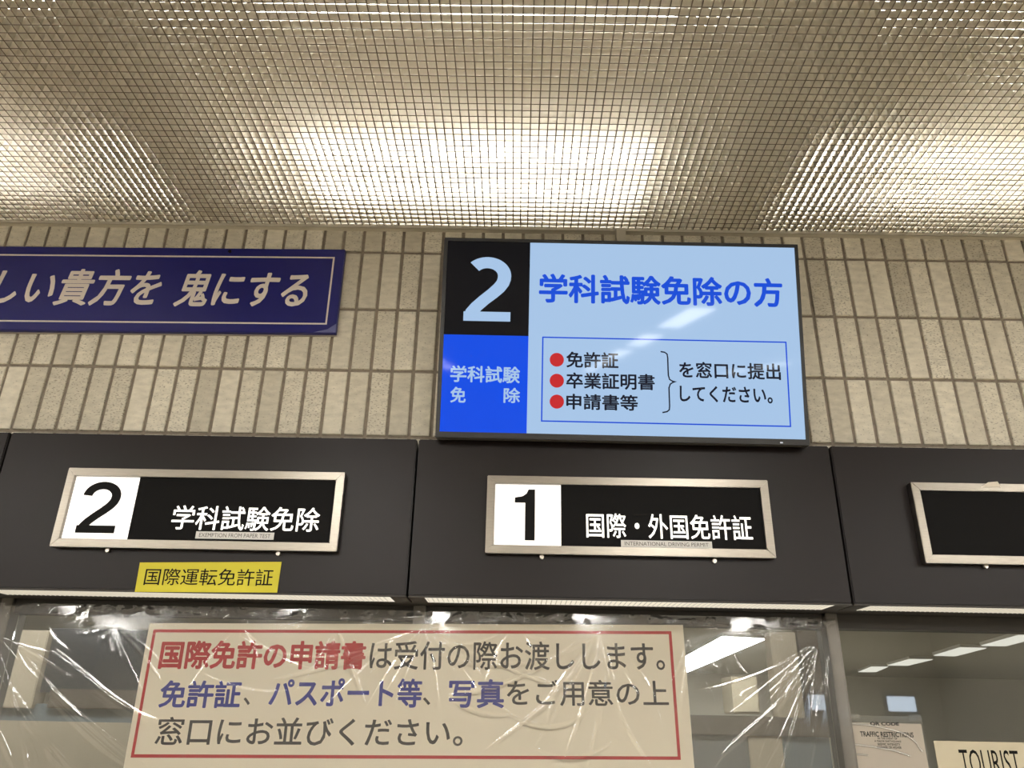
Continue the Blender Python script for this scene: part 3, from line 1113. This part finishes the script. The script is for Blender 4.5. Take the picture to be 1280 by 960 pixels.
# slow waves
for k in range(10):
    HT += 0.0005 * np.sin(XX * r2.uniform(3, 14) + ZZ * r2.uniform(-12, 12) + r2.uniform(0, 6))
ny_, nx_ = XX.shape
V = np.stack([XX, YS0 - HT, ZZ], -1).reshape(-1, 3)
idx = np.arange(nx_ * ny_).reshape(ny_, nx_)
F = np.stack([idx[:-1, :-1], idx[:-1, 1:], idx[1:, 1:], idx[1:, :-1]], -1).reshape(-1, 4)
me = bpy.data.meshes.new('plastic_sheet')
me.vertices.add(len(V))
me.vertices.foreach_set('co', V.astype(np.float32).ravel())
me.loops.add(F.size)
me.loops.foreach_set('vertex_index', F.astype(np.int32).ravel())
me.polygons.add(len(F))
me.polygons.foreach_set('loop_start', (np.arange(len(F)) * 4).astype(np.int32))
me.polygons.foreach_set('use_smooth', np.ones(len(F), dtype=bool))
me.update(calc_edges=True)
me.materials.append(M_film)
so = bpy.data.objects.new('plastic_sheet', me)
COL.objects.link(so)
tag(so, 'creased clear plastic sheet taped over the counter windows and poster', 'plastic sheet')

# ------------------------------------------------------------------ card in a clear sleeve and the tourist notice on the right window
Y_CARD = 0.146


def cc(x, y):
    return 1040 + x / 5.333, 840 + y / 5.333


tlc = wall_at(*cc(92, 288), Y_CARD)
trc = wall_at(*cc(592, 288), Y_CARD)
fr = Frame(((tlc.x + trc.x) / 2, Y_CARD, tlc.z - 0.34))
sl = thing('document_sleeve', fr, 'clear plastic document sleeve taped to the right window beside the mullion', 'plastic sleeve')
hw = (trc.x - tlc.x) / 2
fb = MB()
fb.add([(-hw, -0.003, 0.0), (hw, -0.003, 0.0), (hw, -0.003, 0.34), (-hw, -0.003, 0.34)], [(0, 1, 2, 3)])
fb.add([(-hw, 0.002, 0.0), (hw, 0.002, 0.0), (hw, 0.002, 0.34), (-hw, 0.002, 0.34)], [(0, 1, 2, 3)])
fb.build('pouch', M_sleeve, sl)
cf = MB()
for pa in ([(105, 345), (230, 352), (360, 375), (480, 410), (555, 465), (600, 530)], [(130, 480), (280, 500), (420, 525), (520, 560)], [(160, 548), (240, 555)]):
    q = [fr.at(*cc(x, y), -0.003) for x, y in pa]
    vs = []
    for i, (x, z) in enumerate(q):
        j = min(i, len(q) - 2)
        dx, dz = q[j + 1][0] - q[j][0], q[j + 1][1] - q[j][1]
        l = math.hypot(dx, dz)
        n_ = (-dz / l, dx / l)
        for u in range(7):
            th = math.pi * u / 6
            vs.append((x + n_[0] * 0.0028 * math.cos(th), -0.003 - 0.0024 * math.sin(th), z + n_[1] * 0.0028 * math.cos(th)))
    cf.add(vs, [(i * 7 + u, i * 7 + u + 1, (i + 1) * 7 + u + 1, (i + 1) * 7 + u) for i in range(len(q) - 1) for u in range(6)])
cf.build('crease', sheet_mat('sleeve_crease', (0.9, 0.9, 0.88, 1), 0.25, 0.25, 1.5, 3.0), sl, smooth=True)
for sgn in (-1, 1):
    MB().box(sgn * (hw - .02) - .018, sgn * (hw - .02) + .018, -0.0042, -0.0034, 0.328, 0.345).build('tape', M_sleeve, sl)
frc = Frame(((tlc.x + trc.x) / 2, Y_CARD - 0.0005, tlc.z - 0.335))
cd = thing('information_card', frc, 'white printed traffic restrictions card inside the clear sleeve', 'card')
MB().box(-hw + 0.006, hw - 0.004, 0.0, 0.001, 0.0, 0.316).build('sheet', M_card, cd)
yy = -0.0004
text_px('lettering', 'QR CODE', frc, cc(256, 358), cc(445, 336), yy, M_ink, cd, bold=0.045)
text_px('lettering', 'TRAFFIC RESTRICTIONS', frc, cc(190, 430), cc(540, 402), yy, M_ink, cd, bold=0.03)
text_px('lettering', 'IN THE EVENT OF', frc, cc(306, 449), cc(434, 437), yy, M_ink, cd, bold=0.02)
text_px('lettering', 'A MAJOR EARTHQUAKE', frc, cc(284, 470), cc(460, 457), yy, M_ink, cd, bold=0.02)
text_px('lettering', 'SEISMIC INTENSITY', frc, cc(304, 489), cc(454, 476), yy, M_ink, cd, bold=0.02)
text_px('lettering', '6 LOWER OR HIGHER', frc, cc(304, 509), cc(462, 496), yy, M_ink, cd, bold=0.02)

tl = wall_at(*cc(676, 458), Y_CARD)
fr = Frame((tl.x + 0.21, Y_CARD, tl.z - 0.297))
nt_ = thing('notice_sheet', fr, 'cream paper sheet printed TOURIST on the right window', 'notice')
MB().box(-0.21, 0.21, 0.0, 0.001, 0.0, 0.297).build('sheet', M_notice, nt_)
a = fr.at(*cc(845, 515), -0.0004)
b = fr.at(*cc(1232, 515), -0.0004)
text('lettering', 'TOURIST', a[0] - 0.002, a[1] - 0.066, b[0], a[1], -0.0004, M_ink, nt_, bold=0.0)

# ------------------------------------------------------------------ office things seen through the glass, plus added lamps above the view
M_rowlamp = emission('office_row_lamp', (1.0, 0.97, 0.88, 1), 1.0)
M_offlamp = emission('office_lamp', (0.97, 0.98, 1.0, 1), E_OFFICE)


def ceiling_point(px, py):
    d = R_RIGHT * ((px - 640) / FPX) + R_UP * ((480 - py) / FPX) + R_FWD
    return CAM + d * ((OC - 0.03 - CAM.z) / d.z)


def office_lamp(corners, label, m=None):
    """a flat lamp under the office ceiling with four given corners"""
    q = [ceiling_point(*p) for p in corners]
    c = sum(q, Vector()) / 4
    r = thing('office_light', (c.x, c.y, OC - 0.03), label, 'ceiling light', 'office ceiling lights')
    q = [p - Vector((c.x, c.y, 0)) for p in q]
    hb, db = MB(), MB()
    for b, k, z0, z1 in ((hb, 1.05, 0.002, 0.029), (db, 1.0, -0.004, 0.0015)):
        vs = [(p.x * k, p.y * k, z0) for p in q] + [(p.x * k, p.y * k, z1) for p in q]
        b.add(vs, [(0, 1, 2, 3), (7, 6, 5, 4), (0, 4, 5, 1), (1, 5, 6, 2), (2, 6, 7, 3), (3, 7, 4, 0)])
    hb.build('housing', M_cap, r)
    db.build('diffuser', m or M_offlamp, r)


office_lamp([(856, 821.3), (903, 796), (955.7, 799), (857.2, 840.8)], 'bright office ceiling light seen through the plastic right of the poster')
office_lamp([cr(572, 573), cr(690, 540), cr(780, 540), cr(650, 574)], 'nearest of the row of office lights, at the right edge of the photo', M_rowlamp)
office_lamp([cr(422, 604), cr(505, 579), cr(588, 581), cr(490, 606)], 'second office light from the right edge behind the right window', M_rowlamp)
office_lamp([cr(277, 635), cr(345, 616), cr(418, 617), cr(340, 636)], 'third office light from the right edge behind the right window', M_rowlamp)
office_lamp([cr(185, 656), cr(225, 640), cr(278, 640), cr(240, 656)], 'smallest farthest office light behind the right window, nearest the mullion', M_rowlamp)
for x in (-2.2, 0.6, 3.4):  # lamps out of view, added to light the fronts of the partitions
    r = thing('office_light', (x, 1.1, OC - 0.03), 'added unseen office fill light just inside the glass, above the picture', 'ceiling light', 'added near office lights')
    MB().box(-0.6, 0.6, -0.1, 0.1, 0.0, 0.029).build('housing', M_cap, r)
    MB().box(-0.58, 0.58, -0.08, 0.08, -0.006, 0.0).build('diffuser', M_offlamp, r)


# partitions and cabinets standing behind the glass
def boxes_at(fr, name, m, parent, p0, p1, d0, d1, label=None):
    a, b = fr.at(p0[0], p1[1], d0), fr.at(*p1, d0)
    a = (a[0], 0.3 if p0[1] > 1000 else fr.at(*p0, d0)[1])
    o = MB().box(min(a[0], b[0]), max(a[0], b[0]), d0, d1, min(a[1], b[1]), max(a[1], b[1])).build(name, m, parent, bevel=0.004)
    if label:
        o['label'] = label
    return o


M_slate = mat('slate_glass', rgb(30, 35, 40), 0.3)
M_beige = noisy(mat('beige_panel', rgb(150, 138, 118), 0.6), 3, 0.06)
M_brown = mat('brown_rail', rgb(76, 68, 58), 0.5)
M_grey = mat('grey_panel', rgb(92, 91, 88), 0.55)
M_bluegrey = mat('bluegrey_panel', rgb(88, 96, 100), 0.4)
M_pale = mat('pale_notice', rgb(206, 194, 168), 0.7)
Y_PART = 1.6


def partition(label, x_px, parts):
    c = wall_at(x_px, 900, Y_PART)
    fr = Frame((c.x, Y_PART, 0.0))
    r = thing('office_partition', fr, label, 'partition', None)
    for nm, m, p0, p1, d0, d1 in parts:
        boxes_at(fr, nm, m, r, p0, p1, d0, d1)
    return fr, r


fr, r = partition('office partition with dark upper glass seen through the plastic left of the poster', 110, [
    ('post', M_beige, (24, 885), (62, 788), -0.02, 0.08),
    ('post', M_brown, (8, 885), (24, 786), -0.02, 0.08),
    ('upper_glass', M_slate, (62, 866), (330, 790), 0.02, 0.04),
    ('rail', M_brown, (62, 885), (330, 866), -0.02, 0.06),
    ('lower_panel', M_bluegrey, (-20, 907), (330, 885), 0.01, 0.05),
    ('base_panel', M_beige, (-40, 1700), (330, 907), 0.0, 0.06)])
fr, r = partition('office partition with brown rail and beige panels seen through the plastic right of the poster', 950, [
    ('post', M_beige, (962, 897), (994, 790), -0.02, 0.08),
    ('dark_post', M_brown, (994, 897), (1023, 786), 0.0, 0.06),
    ('rail', M_brown, (800, 917), (1040, 897), -0.02, 0.06),
    ('lower_panel', M_grey, (800, 1700), (935, 917), 0.0, 0.05),
    ('beige_panel', M_beige, (935, 1700), (977, 917), -0.01, 0.05),
    ('end_panel', M_bluegrey, (977, 1700), (1036, 917), 0.0, 0.05)])
a = wall_at(918, 892, Y_PART + 0.1)
b = wall_at(946, 846, Y_PART + 0.1)
cab = thing('wall_cabinet', ((a.x + b.x) / 2, Y_PART + 0.1, a.z), 'small pale box cabinet on the office partition below the bright light', 'cabinet')
hw_ = (b.x - a.x) / 2
MB().box(-hw_, hw_, 0.0, 0.2, 0.0, b.z - a.z).build('body', M_pale, cab, bevel=0.004)
MB().box(-hw_ + .008, hw_ - .008, -0.008, -0.0005, 0.008, b.z - a.z - .008).build('door', M_pale, cab, bevel=0.002)
